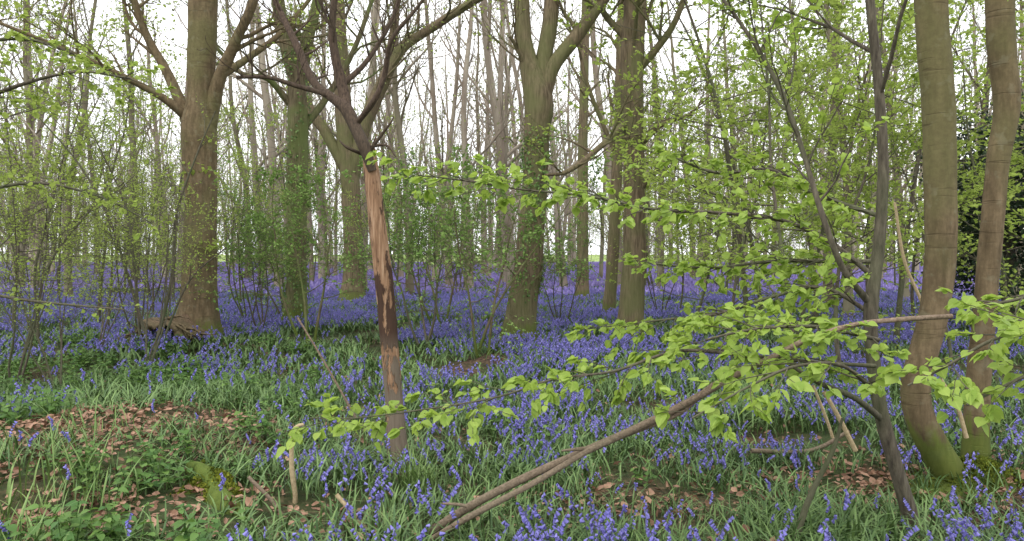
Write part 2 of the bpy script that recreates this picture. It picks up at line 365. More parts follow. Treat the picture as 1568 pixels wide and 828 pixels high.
def rots(n,t=.06): return np.stack([rng.normal(0,t,n),rng.normal(0,t,n),rng.uniform(0,6.28,n)],1)
x,y=field(2.4,9,7,.8,1.2); L=np.maximum(litter(x,y),logclear(x,y)); k=rng.random(len(x))>L*1.15; x,y=x[k],y[k]
b=sn(x,y,.9,2)+.25*rng.normal(size=len(x)); left=(x<-1.4-.18*(y-4))&(y<11); b=np.where(left,b-.65,b); b=b-.35*(y<4.3)*(x<.3)
idx=np.where(b>.03,rng.integers(0,3,len(x)),np.where(b>-.3,rng.integers(3,5,len(x)),rng.integers(5,7,len(x))))
scatter('bluebell_carpet',np.stack([x,y,gz(x,y)-.01],1),rots(len(x)),rng.uniform(.6,1.08,len(x)),idx,S0)
x,y=field(9,27,1.9,.8,1.5); b=sn(x,y,.6,1)+.22*rng.normal(size=len(x)); left=(x<-3)&(y<12); b=np.where(left,b-.3,b+.04+.025*(y-9))
idx=np.where(b>.12,rng.integers(0,2,len(x)),np.where(b>-.28,rng.integers(2,4,len(x)),4))
scatter('bluebell_drift',np.stack([x,y,gz(x,y)-.01],1),rots(len(x),.03),rng.uniform(.8,1.15,len(x)),idx,S1)
x,y=field(26,103,.27,.75,3); b=sn(x,y,.16,4)+.25*rng.normal(size=len(x))+.5; idx=np.where(b>.2,rng.integers(0,2,len(x)),np.where(b>-.25,2,3))
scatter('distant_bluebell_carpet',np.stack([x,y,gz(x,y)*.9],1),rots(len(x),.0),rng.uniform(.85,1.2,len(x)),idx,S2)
# ---------------------------------------------------------------- leaf litter
n_=46000; x=rng.uniform(-6,5,n_); y=rng.uniform(2.5,9,n_); k=rng.random(n_)<np.maximum(litter(x,y),.5*logclear(x,y))+.04; x,y=x[k],y[k]; n_=len(x)
mb=MB(); pos=np.stack([x,y,gz(x,y)+rng.uniform(.005,.06,n_)],1); ax=rng.normal(0,1,(n_,3))*np.array([1,1,.3]); nr=np.array([0,0,1])+rng.normal(0,.5,(n_,3))
V=np.array([[0,0,0],[.35,.3,.14],[.75,.24,.10],[1,0,.12],[.75,-.24,.10],[.35,-.3,.14],[.5,0,-.02]]); T=[(0,6,1),(1,6,2),(2,6,3),(3,6,4),(4,6,5),(5,6,0)]
place(mb,V,None,T,pos,ax,nr,rng.uniform(.03,.075,n_),0); mb.obj('leaf_litter',[M_lit],smooth=False)
# ---------------------------------------------------------------- herbs / grass
def herb(seed):
    mb=MB(); T=[];pos=[];ax=[];sz=[]
    for s in range(7):
        x,y=rng.uniform(-.18,.18,2); h=rng.uniform(.10,.27); lx,ly=rng.normal(0,.05,2)
        T.append(([(x,y,0),(x+lx*.5,y+ly*.5,h*.5),(x+lx,y+ly,h)],[.003,.0025,.0015])); a=rng.uniform(0,6)
        for i,t in enumerate((.4,.7,.95)):
            a+=1.57
            for sgn in (0,math.pi):
                pos.append((x+lx*t,y+ly*t,h*t)); ax.append((math.cos(a+sgn),math.sin(a+sgn),.15-.3*rng.random())); sz.append(.068*(1.15-.5*t)*rng.uniform(.8,1.2))
    tubes(mb,T,3,0); nr=np.array([0,0,1])+rng.normal(0,.2,(len(pos),3)); place(mb,LNV,LNQ,LNT,pos,ax,nr,sz,0,LNUV); return mb.obj('herb',[M_net],link=False)
HB=[herb(i) for i in range(4)]
n_=700; x=rng.uniform(-7,-.9,n_); y=rng.uniform(2.8,11.5,n_); k=(rng.random(n_)<.85-1.1*litter(x,y)-logclear(x,y))&(sn(x,y,1.1,5)>-.2)&(x<-1.3-.17*(y-3)); x,y=x[k],y[k]
x2,y2=field(4,20,.35); k=(sn(x2,y2,1,8)>.2)&(logclear(x2,y2)<.2); x=np.concatenate([x,x2[k]]);y=np.concatenate([y,y2[k]])
scatter('dogs_mercury_plants',np.stack([x,y,gz(x,y)],1),rots(len(x),.1),rng.uniform(.6,1.25,len(x)),rng.integers(0,4,len(x)),HB)
def tuft(n,h,w,r,lean=.6):
    mb=MB(); c=rng.normal(0,r,(n,2)); blades(mb,n,r,h,w,0,6,lean,c); return mb.obj('tuft',[M_grs],link=False)
GT=[tuft(12,.36,.005,.08,.8),tuft(10,.45,.005,.1,.7),tuft(60,.34,.003,.035,.8)]
x=rng.uniform(-5.5,-1.7,170);y=rng.uniform(2.9,5.8,170); k=(x<-.5*y-.1)&(rng.random(170)>.4*litter(x,y))&(logclear(x,y)<.1); x,y=x[k],y[k]
e=[(-.62,4.95,2),(-.70,5.0,2),(-.55,4.9,0),(-5.95,12.0,2),(-6.1,12.2,2),(-6.0,11.8,2)]
pts=np.array([(a,b,float(gz(a,b))) for a,b in zip(x,y)]+[(a,b,float(gz(a,b))) for a,b,_ in e])
scatter('grass_tufts',pts,rots(len(pts),.1),np.concatenate([rng.uniform(.5,1.1,len(x)),[1.1,1.1,1,1.4,1.5,1.4]]),np.concatenate([rng.integers(0,2,len(x)),[c for _,_,c in e]]),GT)
# ---------------------------------------------------------------- generic trees
def tall(seed,H=20,r=.17,nb=15,lv=2,lf=2,lsz=.13,base=.3,bl=(.10,.24),up=.12,kids=(6,5,4,4)):
    random.seed(seed); mb=MB(); p=Vector((0,0,-.15)); d=Vector((0,0,1)); C=[]
    for i in range(12):
        C.append((p.x,p.y,p.z,r*(1-.85*i/11))); d=(d+rv(.05)+Vector((0,0,.12))).normalized(); p=p+d*H/11
    P,R=trunk(mb,C,.8,8,.35,0,seed,.04,.3); T={};tips=[]
    for b in range(nb):
        t=base+(1-base)*(b+random.random())/nb; i=min(int(t*(len(P)-1)),len(P)-2); a=random.uniform(0,6.28); e=random.uniform(.5,1.2)
        grow(T,tips,Vector(P[i]),Vector((math.cos(a)*math.cos(e),math.sin(a)*math.cos(e),math.sin(e))),H*random.uniform(*bl)*(1.25-.6*t),R[i]*random.uniform(.35,.6),1,lv+1,up,.13,kids,(.3,.75),.006)
    flush(mb,T,0)
    tipleaves(mb,tips,lf,lsz,1); return mb
TV=[tall(10+i,random.uniform(18,23),.15+.02*(i%3),13,2,(3,2,1,3,2,3)[i],base=.12).obj('woodland_tree',[M_farhaze,M_lffar],link=False) for i in range(6)]
TH=[tall(20+i,random.uniform(9,12),.08,14,2,(2,4)[i],.14,.06,(.2,.4),.16).obj('thicket_tree',[M_farhaze,M_lffar],link=False) for i in range(2)]
random.seed(21); P_=[]
while len(P_)<235:
    y=math.sqrt(random.uniform(27**2,98**2)); x=random.uniform(-.8,.8)*y
    if all((x-a)**2+(y-b)**2>(1.6+.02*y)**2 for a,b in P_): P_.append((x,y))
P_=np.array(P_); P_=np.column_stack([P_,gz(P_[:,0],P_[:,1])*.9])
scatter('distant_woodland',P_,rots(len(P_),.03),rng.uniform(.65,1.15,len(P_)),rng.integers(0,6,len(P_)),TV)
n_=85; yy=rng.uniform(55,100,n_); xx=rng.uniform(-.78,.78,n_)*yy
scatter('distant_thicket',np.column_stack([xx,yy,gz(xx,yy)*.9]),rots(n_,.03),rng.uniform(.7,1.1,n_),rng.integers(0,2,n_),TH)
def sapling(seed,H,r,nb,lf,lsz,lmat,bmat,base=.2,spread=.45,stems=1,up=.03,flat=.5):
    random.seed(seed); mb=MB(); T={};tips=[]
    for s in range(stems):
        p=Vector((random.gauss(0,.06)*(stems>1),random.gauss(0,.06)*(stems>1),-.08)); a0=random.uniform(0,6.28); d=(Vector((0,0,1))+Vector((math.cos(a0),math.sin(a0),0))*(.35 if stems>1 else .05)).normalized(); C=[]
        h=H*random.uniform(.7,1.0) if stems>1 else H
        for i in range(9):
            C.append((p.x,p.y,p.z,r*(1-.85*i/8)*(1 if stems==1 else .7))); d=(d+rv(.09)+Vector((0,0,.08))).normalized(); p=p+d*h/8
        P,R=trunk(mb,C,.18,7,.2,0,seed+s,.05,.1)
        for b in range(nb):
            t=base+(1-base)*(b+random.random())/nb; i=min(int(t*(len(P)-1)),len(P)-2); a=random.uniform(0,6.28); e=random.uniform(.0,.7)
            grow(T,tips,Vector(P[i]),Vector((math.cos(a)*math.cos(e),math.sin(a)*math.cos(e),math.sin(e))),H*spread*random.uniform(.5,1)*(1.2-.7*t),R[i]*.5,1,3,up,.16,(1,6,4),(.4,.85),.002,flat)
    flush(mb,T,0); tipleaves(mb,tips,lf,lsz,1); return mb.obj('s',[bmat,lmat],link=False)
BS=[sapling(41,6.5,.035,18,10,.078,M_lfm,M_thin,.15,.42),sapling(42,5.2,.03,15,10,.07,M_lfm,M_thin,.12,.45),sapling(43,8,.05,22,9,.085,M_lfm,M_thin,.2,.36)]
LS=[sapling(44,6.0,.03,14,6,.068,M_lfm,M_thin,.18,.42),sapling(45,7.5,.04,15,6,.073,M_lfm,M_thin,.2,.40)]
HZ=[sapling(51,4.5,.03,8,3,.055,M_lfm,M_thin,.3,.4,4,.08,1),sapling(52,5.5,.035,8,3,.055,M_lfm,M_thin,.3,.4,4,.08,1)]
HW=[sapling(61,3.6,.035,10,5,.058,M_haw,M_thin,.35,.46,4,.05,1),sapling(62,4.4,.04,11,6,.06,M_haw,M_ivyb,.3,.44,3,.05,1)]
def putm(name,src,x,y,s=1.0):
    o=bpy.data.objects.new(name,src.data); o.location=(x,y,float(gz(x,y))); o.scale=(s,s,s); o.rotation_euler=(0,0,random.uniform(0,6.28)); scene.collection.objects.link(o); return o
random.seed(3)
def U(u,d): return (u-784)/F*d
for u,d,s,i in [(1120,10,.8,0),(1215,11,.95,1),(1290,9,.85,0),(1060,13,.8,1),(1370,12,1,2),(1170,15,1.05,2),(1460,9.5,.8,1),(1250,17,1,2),(1400,16,1.1,0),(1330,20,1.1,2),(1040,19,.8,0),(1110,24,1,2),(1530,12,.9,0),(1600,9,.9,1),(1220,8,.85,0),(1150,12,1,2)]:
    putm('beech_sapling',BS[i],U(u,d),d,s)
for u,d,s,i in [(60,12,.9,0),(150,15,.9,1),(-20,10,.9,1),(235,18,.9,0),(90,21,1,1),(20,17,.9,0),(190,24,1,1),(370,20,.9,0),(-90,14,1,1),(300,28,1,1),(165,13,.8,0),(1015,28,1,1),(110,28,1.1,0),(20,14,1,0),(265,22,1,1),(400,24,1,0),(560,26,.9,1),(650,22,.8,0),(860,28,.8,1),(350,32,1.1,1),(480,32,1.1,0)]:
    putm('beech_sapling',LS[i],U(u,d),d,s)
for u,d,s,i in [(150,10.5,.6,0),(210,12.5,.7,1),(50,14,.8,0),(380,15,.7,1),(610,20,.8,0),(1010,17,.7,0),(20,8.5,.6,1),(700,25,.9,1),(225,9.6,.55,1),(90,8.2,.5,0)]: putm('hazel_shrub',HZ[i],U(u,d),d,s)
for u,d,s,i in [(735,10.8,.85,1),(650,11.8,.9,0),(480,12,.9,1),(400,13.5,.75,0),(680,15,1,1),(440,17,1,0),(860,16,.7,0)]: putm('hawthorn_shrub',HW[i],U(u,d),d,s)
n_=90; yy=rng.uniform(22,75,n_); xx=rng.uniform(-.75,.75,n_)*yy; k=(np.abs(xx/yy)>.06); xx,yy=xx[k],yy[k]
scatter('distant_understory',np.column_stack([xx,yy,gz(xx,yy)*.9]),rots(len(xx),.03),rng.uniform(.7,1.2,len(xx)),rng.integers(0,4,len(xx)),LS+HZ)
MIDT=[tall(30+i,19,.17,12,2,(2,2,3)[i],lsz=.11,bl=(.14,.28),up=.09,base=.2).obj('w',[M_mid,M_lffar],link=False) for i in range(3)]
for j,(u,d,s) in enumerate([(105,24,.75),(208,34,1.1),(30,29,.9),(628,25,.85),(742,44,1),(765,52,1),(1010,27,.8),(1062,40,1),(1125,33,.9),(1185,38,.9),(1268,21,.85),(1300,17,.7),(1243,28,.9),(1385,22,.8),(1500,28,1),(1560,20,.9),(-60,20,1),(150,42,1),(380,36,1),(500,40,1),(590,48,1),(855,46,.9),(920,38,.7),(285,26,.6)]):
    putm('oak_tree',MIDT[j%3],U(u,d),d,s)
# ---------------------------------------------------------------- hero trees
def limbs(mb,P,R,n,L,T,tips,lo=.2,hi=1,lv=2,kids=(5,4,3),e=(.1,.9),rs=.5,minr=.004,up=.06):
    for b in range(n):
        t=lo+(hi-lo)*(b+random.random())/n; i=min(int(t*(len(P)-1)),len(P)-2); a=random.uniform(0,6.28); q=random.uniform(*e)
        d=Vector((math.cos(a)*math.cos(q),math.sin(a)*math.cos(q),math.sin(q)))
        d=(d+Vector(nrm(P[i+1]-P[i]))*.5).normalized()
        grow(T,tips,Vector(P[i]),d,L*random.uniform(.5,1),min(R[i]*rs,.05),1,1+lv,up,.17,(1,)+kids,(.4,.85),minr)
def ivy(mb,P,R,z0,z1,n,mat,size=.06,off=.03,thr=-.15):
    i=np.where((P[:,2]>z0)&(P[:,2]<z1))[0]; k=rng.choice(i,n); a=rng.uniform(0,6.28,n); o=np.stack([np.cos(a),np.sin(a),np.zeros(n)],1)
    keep=sn(a*.8,P[k,2]*1.3,1,R[0]*30)>thr; k,a,o=k[keep],a[keep],o[keep]; n=len(k)
    pos=P[k]+o*(R[k]*1.05+rng.exponential(off,n))[:,None]; pos[:,2]+=rng.normal(0,.06,n)
    ax=np.array([0,0,-.7])+rng.normal(0,.6,(n,3)); place(mb,L4V,None,L4T,pos,ax,o+rng.normal(0,.4,(n,3)),size*rng.uniform(.6,1.3,n),mat)
def hero(sd,d,main,subs,crown=14,cL=3.5,flare=.4,leaf=2,lsz=.08,iv=None,sides=20,lv=2,lo=.35,hi=1,fh=.28,step=.12):
    random.seed(sd); mb=MB(); T={};tips=[]
    C=TC(d,main); b=C[0]; C[0]=(b[0],b[1],float(gz(b[0],b[1]))-.08,b[3])
    P,R=trunk(mb,C,step,sides,flare,0,d,.035,fh)
    limbs(mb,P,R,crown,cL,T,tips,lo,hi,lv)
    for s in subs:
        P2,R2=trunk(mb,TC(d,s),step,10,0,0,d+1,.05); limbs(mb,P2,R2,max(3,int(len(s)*1.6)),cL*.6,T,tips,.25,1,lv)
    flush(mb,T,0)
    if leaf: tipleaves(mb,tips,leaf,lsz,1)
    if iv: ivy(mb,P,R,iv[0],iv[1],iv[2],2,thr=iv[3])
    return mb
mb=hero(1,12.3,[(302,540,56),(303,480,50),(306,400,48),(308,300,46),(304,200,54),(307,150,42),(310,60,42),(312,-60,40),(315,-300,34),(320,-900,10)],
 [[(298,215,26),(280,165,18,.1),(255,110,14,.2),(225,55,12,.2),(205,0,11,.1),(175,-90,8,0),(150,-200,4)],
  [(292,185,16),(250,150,12,-.3),(185,115,10,-.6),(120,85,8,-.9),(50,55,6,-1.2),(-40,20,4,-1.5)],
  [(318,195,26),(333,130,20,-.1),(362,60,16,-.3),(388,0,14,-.5),(410,-110,10,-.7),(440,-250,4,-.8)],
  [(340,115,12,-.1),(385,85,10,.3),(430,50,8,.5),(480,-10,6,.8),(520,-80,3,1)]],9,2.8,.55,2,.08,lo=.35,hi=.8,fh=.35)
pp=[];aa=[]
for (u,v) in [(308,262),(315,215),(322,378),(330,372),(296,258)]:
    c=np.array(W(u,v,12.05)); pp.append(c+rng.normal(0,.07,(22,3))*np.array([1.6,1,.5])); aa.append(rng.normal(0,1,(22,3)))
pp=np.vstack(pp); aa=np.vstack(aa); place(mb,L4V,None,L4T,pp,aa,np.array([0,0,1])+rng.normal(0,.4,pp.shape),.085,1)
mb.obj('beech_tree',[M_beech,M_lfm])
mb=hero(2,16,[(452,505,38),(454,400,30),(455,250,31),(455,130,28),(442,80,24),(425,0,20),(400,-200,12),(390,-500,5)],
 [[(456,150,22),(470,70,18),(488,-10,14),(510,-120,8)],[(445,160,12),(410,120,9,-.3),(370,112,7,-.5),(320,60,5,-.6)],[(460,200,14),(500,150,10,.4),(540,80,8,.6),(570,0,6,.8)]],10,3.4,.4,2,.08,(.3,6,2600,0.0))
mb.obj('ivy_clad_tree',[M_ivyb,M_lfm,M_ivy])
mb=hero(3,23,[(541,465,40),(541,400,30),(538,300,28),(530,220,28),(525,150,26),(520,60,22),(515,-60,18),(510,-400,6)],
 [[(536,290,22),(555,200,22),(585,130,20),(615,75,17),(665,40,14),(720,5,12),(800,-40,6)],[(535,270,20),(500,205,16),(470,160,14),(440,80,11),(420,0,8)],[(590,125,12),(600,60,11),(612,-20,9)]],14,4.4,.4,2,.1,(.2,3.4,1200,0.0))
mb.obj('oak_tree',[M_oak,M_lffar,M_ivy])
mb=hero(4,12.6,[(795,538,50),(799,470,44),(810,400,42),(818,300,38),(822,210,40),(824,150,46),(806,80,26),(798,0,23),(790,-200,14),(780,-500,5)],
 [[(826,165,32),(845,105,22),(878,60,21,.1),(905,25,19,.2),(940,-25,17,.3),(1000,-120,8,.3),(1060,-220,4,.4)],[(824,150,30),(836,70,26,.1),(845,0,24,.2),(850,-200,14,.4),(850,-500,4,.6)],[(815,120,8),(790,70,6,-.2),(780,55,4,-.3)]],9,2.8,.4,2,.07,(.9,3.7,2400,.08),lo=.4,hi=.85)
mb.obj('ivy_clad_tree',[M_oak,M_lfm,M_ivy])
mb=hero(5,12.9,[(964,530,40),(968,450,36),(972,380,34),(970,250,32),(968,120,36),(972,0,33),(975,-300,18),(980,-600,6)],
 [[(974,110,14),(1005,75,11,-.2),(1035,30,9,-.4),(1060,-50,6,-.5)],[(962,185,12),(915,228,9,-.6),(870,262,7,-1),(835,268,4,-1.3)],[(978,225,9),(1015,190,7,-.4),(1060,175,5,-.6)],[(962,60,12),(925,20,9,.2),(900,-40,6,.3)],[(975,300,8),(1010,255,6,-.4),(1050,235,4,-.6)]],8,2.6,.35,2,.07,None,lo=.35,hi=.8)
mb.obj('oak_tree',[M_oak,M_lfm])
mb=hero(6,17.5,[(931,492,20),(938,400,18),(945,250,16),(950,100,15),(953,0,14),(958,-200,7)],[[(940,230,7),(900,130,6),(880,40,4)]],12,2.6,.3,2,.07)
mb.obj('oak_tree',[M_oak,M_lfm])
mb=hero(7,23,[(892,460,22),(892,380,18),(893,200,15),(897,0,12),(900,-200,5)],[],14,3.2,.3,2,.08)
mb.obj('oak_tree',[M_oak,M_lfm])
mb=hero(8,5.0,[(1486,775,50),(1462,735,48),(1432,685,46),(1408,635,44),(1402,590,43),(1414,540,42),(1430,480,42),(1438,400,44),(1440,300,45),(1437,150,45),(1425,0,44),(1415,-250,40),(1400,-900,26),(1390,-1900,5)],
 [],6,2.2,.18,1,.07,None,28,lv=1,lo=.5,fh=.15,step=.06)
mb.obj('beech_tree',[M_beech,M_lfm])
mb=hero(9,5.15,[(1502,765,40),(1495,715,38),(1496,640,36),(1500,560,34),(1508,480,32),(1515,380,32),(1528,250,31),(1542,165,35),(1536,90,37),(1531,0,38),(1528,-250,34),(1520,-900,20),(1515,-1700,5)],
 [],6,2.2,.35,1,.07,None,26,lv=1,lo=.5,fh=.15,step=.06)
mb.obj('beech_tree',[M_beech,M_lfm])
mb=MB(); n_=5000; cx,cy=U(1492,4.95),4.98; a=rng.uniform(0,6.28,n_); r=np.abs(rng.normal(0,.14,n_)); x=cx+r*np.cos(a)*1.3; y=cy+r*np.sin(a); z=gz(x,y)+.16*np.exp(-(r/.2)**2)+rng.uniform(-.02,.02,n_)
th=np.linspace(0,2*math.pi,24,endpoint=False); rr=np.linspace(.0,.42,8)
V=[(cx+q*1.3*math.cos(t),cy+q*math.sin(t),float(gz(cx,cy))+.17*math.exp(-(q/.2)**2)-.03+.015*math.sin(t*5+q*30)) for q in rr for t in th]
mb.add(V,[(i*24+j,i*24+(j+1)%24,(i+1)*24+(j+1)%24,(i+1)*24+j) for i in range(7) for j in range(24)],mat=0)
place(mb,L4V,None,L4T,np.stack([x,y,z],1),np.array([0,0,.6])+rng.normal(0,.6,(n_,3)),rng.normal(0,1,(n_,3)),.022,1); mb.obj('mossy_root_mound',[M_ivyb,M_mos2])
# ---- leafy boughs
def bough(mb,C,ntw,tl,lf,size,bm=0,lm=1,down=-.03,t0=.05):
    P,R=trunk(mb,C,.05,7,0,bm,C[0][0]); T={};tips=[]
    for b in range(ntw):
        t=t0+(1-t0)*(b+random.random())/ntw; i=min(int(t*(len(P)-1)),len(P)-2); dd=Vector(nrm(P[i+1]-P[i])); sd=dd.cross(Vector((0,0,1))).normalized()*(1 if b%2 else -1)
        d=(dd*.6+sd*random.uniform(.5,1)+Vector((0,0,random.uniform(-.25,.3)))).normalized()
        grow(T,tips,Vector(P[i]),d,tl*random.uniform(.5,1.1),min(R[i]*.6,.006),2,3,down,.13,(1,1,3,2),(.4,.8),.0015,.5)
    tips+= [[Vector(p) for p in P[int(len(P)*t0)::max(1,len(P)//12)]]]
    flush(mb,T,bm); tipleaves(mb,tips,lf,size,lm,True,.5,.7)
random.seed(5)
mb=MB()
C=TC(4.2,[(1412,850,26),(1385,760,21),(1352,640,20),(1336,540,19),(1333,470,20),(1345,380,17),(1352,250,16),(1345,120,15),(1332,0,14),(1320,-200,11),(1300,-600,5)])
P,R=trunk(mb,C,.05,14,.2,0,2,.06,.1); T={};tips=[]; limbs(mb,P,R,10,1.4,T,tips,.45,.9,2,(5,3,3),minr=.002)
P,R=trunk(mb,TC(4.2,[(1330,462,12),(1290,410,10,-.1),(1258,325,9,-.1),(1232,240,8,0),(1205,160,8,.1),(1170,90,7,.2),(1130,30,6,.3),(1095,-20,5,.4),(1040,-120,3,.5)]),.05,8,0,0,3)
limbs(mb,P,R,14,.9,T,tips,.2,1,1,(4,3),minr=.002)
P,R=trunk(mb,TC(4.2,[(1348,640,11),(1310,610,9,-.3),(1262,590,8,-.5),(1235,575,6,-.6),(1190,545,4,-.6)]),.05,8,0,0,4)
flush(mb,T,0); tipleaves(mb,tips,8,.048,1,True)
bough(mb,TC(4.4,[(1345,430,9),(1270,370,7,.1),(1190,335,6,.2),(1090,325,5,.2),(1000,320,5,.1),(900,300,4,0),(800,290,3,0),(710,276,3,-.1),(640,268,2,-.1)]),40,.42,8,.053)
bough(mb,TC(4.8,[(1345,330,8),(1260,300,6,.3),(1180,260,5,.5),(1100,265,4,.5),(1030,240,3,.5)]),24,.5,9,.055)
bough(mb,TC(4.3,[(1335,480,8),(1260,440,6,.1),(1180,455,5,.2),(1100,480,4,.2),(1010,490,3,.2),(930,500,2,.2)]),26,.4,8,.051)
bough(mb,TC(4.6,[(1340,400,8),(1270,400,6,.1),(1180,400,5,.3),(1090,410,4,.4),(1010,405,3,.5)]),24,.45,8,.051)
bough(mb,TC(4.0,[(1340,560,7),(1260,555,6,-.1),(1150,545,6,-.2),(1040,537,5,-.2),(940,568,4,-.3),(850,580,3.5,-.3),(760,608,3,-.4),(640,628,2.5,-.4),(540,640,2,-.4),(475,640,2,-.4)]),34,.32,7,.053,t0=.1)
bough(mb,TC(3.6,[(1340,600,7),(1290,560,6,-.2),(1220,560,5,-.4),(1150,590,4,-.5),(1060,640,3,-.6)]),14,.28,6,.055)
bough(mb,TC(3.9,[(1345,520,7),(1250,500,6,-.2),(1150,505,5,-.3),(1080,520,3,-.3)]),18,.36,9,.050)
mb.obj('beech_sapling',[M_thin,M_lf])
mb=MB()
bough(mb,TC(2.9,[(1680,520,8,.5),(1600,500,6),(1520,520,5),(1450,560,4),(1390,590,3)]),17,.26,5,.054)
bough(mb,TC(3.1,[(1680,600,8,.5),(1600,570,6),(1540,590,5),(1480,620,4)]),12,.25,5,.056)
bough(mb,TC(3.3,[(1700,440,8,.5),(1620,440,6),(1550,460,5),(1480,470,3)]),11,.25,6,.054)
C=TC(3.2,[(1700,900,14),(1705,700,12),(1690,500,12),(1700,300,10),(1710,0,6)]); trunk(mb,C,.08,8,.1,0,7); mb.obj('beech_sapling',[M_thin,M_lf])
# sapling standing off to the left whose sprays reach into view
mb=MB(); random.seed(17)
trunk(mb,TC(7.2,[(-130,655,20),(-120,500,18),(-135,300,16),(-120,100,14),(-110,-150,10),(-100,-500,4)]),.1,9,.2,0,5)
bough(mb,TC(7.2,[(-130,230,9),(-60,170,7,-.1),(30,130,6,-.1),(120,110,4,0),(200,120,3,.1)]),22,.6,7,.062)
bough(mb,TC(7.2,[(-125,120,8),(-50,70,6,.2),(40,60,5,.3),(110,80,3,.4)]),16,.6,7,.062)
bough(mb,TC(7.2,[(-130,330,8),(-50,300,6,.2),(50,280,5,.4),(150,300,3,.5),(230,340,2,.6)]),18,.5,5,.055)
bough(mb,TC(7.2,[(-125,470,7),(-40,450,5,.1),(60,462,4,.1),(190,474,2,.0)]),9,.35,2,.05)
mb.obj('beech_sapling',[M_thin,M_lfm])
# bare slanting stems in the left middle ground
mb=MB(); random.seed(19); T={};tips=[]
for s in [[(225,520,6),(195,420,5),(165,330,4),(120,250,3),(60,180,2)],[(215,520,5),(205,400,4),(190,310,3),(140,200,2)],[(240,525,6),(262,430,5),(270,330,4),(300,240,3),(330,170,2)],[(250,520,4),(290,430,3),(345,380,2)],[(60,440,5),(90,380,4),(150,310,3),(190,280,2)]]:
    P,R=trunk(mb,TC(10.8,s),.1,6,0,0,s[0][0]); limbs(mb,P,R,6,.8,T,tips,.3,1,1,(4,3),minr=.002)
flush(mb,T,0); tipleaves(mb,tips,3,.05,1); mb.obj('hazel_shrub',[M_thin,M_lfm])
# ---- dead snag
random.seed(11); mb=MB()
C=TC(5.6,[(614,725,32),(607,660,28),(601,580,26),(592,480,27),(582,380,27),(573,300,25),(567,250,23),(566,236,18)]); P,R=trunk(mb,C,.04,16,.25,0,1,.05,.12)
top=P[-1]
for k in range(9):
    a=k/9*6.28; b=top+np.array([math.cos(a)*R[-1]*.8,math.sin(a)*R[-1]*.8,-.06]); h=random.uniform(.06,.24); tubes(mb,[([b,b+[math.cos(a)*.01,0,h*.6],b+[math.cos(a)*.02+random.gauss(0,.02),0,h]],[.016,.009,.001])],4,0)
T={};tips=[]
for s in [[(570,262,15,-.05),(558,225,19,-.06),(545,195,20,0),(530,165,20,.05),(510,150,16,.1),(480,125,13,.2),(455,70,11,.3),(430,20,9,.4),(405,-40,7,.5),(380,-120,3,.6)],
          [(532,170,16,.05),(524,130,15,.1),(514,90,13,.1),(508,40,11,.1),(515,-20,9,.1),(530,-120,4,.1)],
          [(545,190,10,0),(575,150,9,-.1),(590,110,8,-.1),(600,60,7,-.2),(640,10,5,-.2),(690,-60,3,-.2)],
          [(518,135,10,.1),(560,95,8,.2),(600,30,6,.3),(620,-40,4,.3)],
          [(500,145,8,.1),(450,130,7,0),(410,118,6,-.1),(362,118,5,-.2)]]:
    P,R=trunk(mb,TC(5.6,s),.05,10,0,1,s[0][0],.08); limbs(mb,P,R,8,.55,T,tips,.3,1,1,(4,3),rs=.45,minr=.002,up=.1)
for s in [[(560,240,8),(585,205,5,-.1),(600,185,3,-.15),(602,178,1,-.15)],[(556,228,6),(590,222,4,-.1),(606,240,2,-.15)],[(552,235,6),(530,225,5,-.1),(520,215,2,-.1)]]: trunk(mb,TC(5.6,s),.03,7,0,1,3,.1)
flush(mb,T,1); mb.obj('dead_tree_snag',[M_snag,M_dead])
# ---- fallen branches
mb=MB()
trunk(mb,TC(4.0,[(625,838,13,.1),(715,778,12,.05),(800,733,12,0),(910,684,12,-.05),(985,650,11,-.1),(1060,612,11,-.2),(1120,578,10,-.3),(1180,548,9,-.4),(1240,518,9,-.45),(1310,497,8,-.45),(1380,489,8,-.45),(1457,484,8,-.4)]),.04,9,0,0,1,.05)
trunk(mb,TC(4.0,[(660,826,9,.0),(730,785,10,-.04),(820,738,9,-.06),(905,688,9,-.1),(960,665,8,-.05),(1040,632,8,-.15),(1090,590,7,-.25),(1150,562,7,-.35),(1200,540,6,-.4)]),.04,8,0,0,2,.06)
trunk(mb,TC(4.0,[(715,775,6),(700,772,5),(676,771,3)]),.03,6,0,0,3)
trunk(mb,TC(4.0,[(905,686,7,-.05),(880,688,5,-.08),(860,690,3,-.1)]),.03,6,0,0,3)
mb.obj('fallen_branch',[M_stick])
for s,d,mt in [([(450,785,9),(452,760,8),(447,720,8),(447,680,7),(452,655,6),(465,650,5)],4.6,M_pale),([(515,757,7),(540,785,8),(568,822,9)],4.1,M_pale),([(380,730,6),(415,765,6),(440,800,6)],4.4,M_stick),
             ([(1262,600,7),(1285,640,7),(1310,690,8)],4.6,M_pale),([(1395,545,5),(1415,480,5),(1385,400,5),(1370,310,4)],6,M_pale),([(1245,590,5),(1265,640,5),(1275,670,5)],4.8,M_pale),
             ([(455,485,3),(500,560,3),(545,640,4)],6,M_stick),([(1215,835,11),(1240,760,9),(1275,690,7),(1290,640,4)],3.9,M_thin),([(1150,690,8),(1240,690,7),(1300,660,6)],5.6,M_stick),([(1440,580,6),(1465,620,6),(1480,670,7)],4.8,M_pale)]:
    mb=MB(); trunk(mb,TC(d,s),.04,8,0,0,d,.06); mb.obj('broken_stick',[mt])
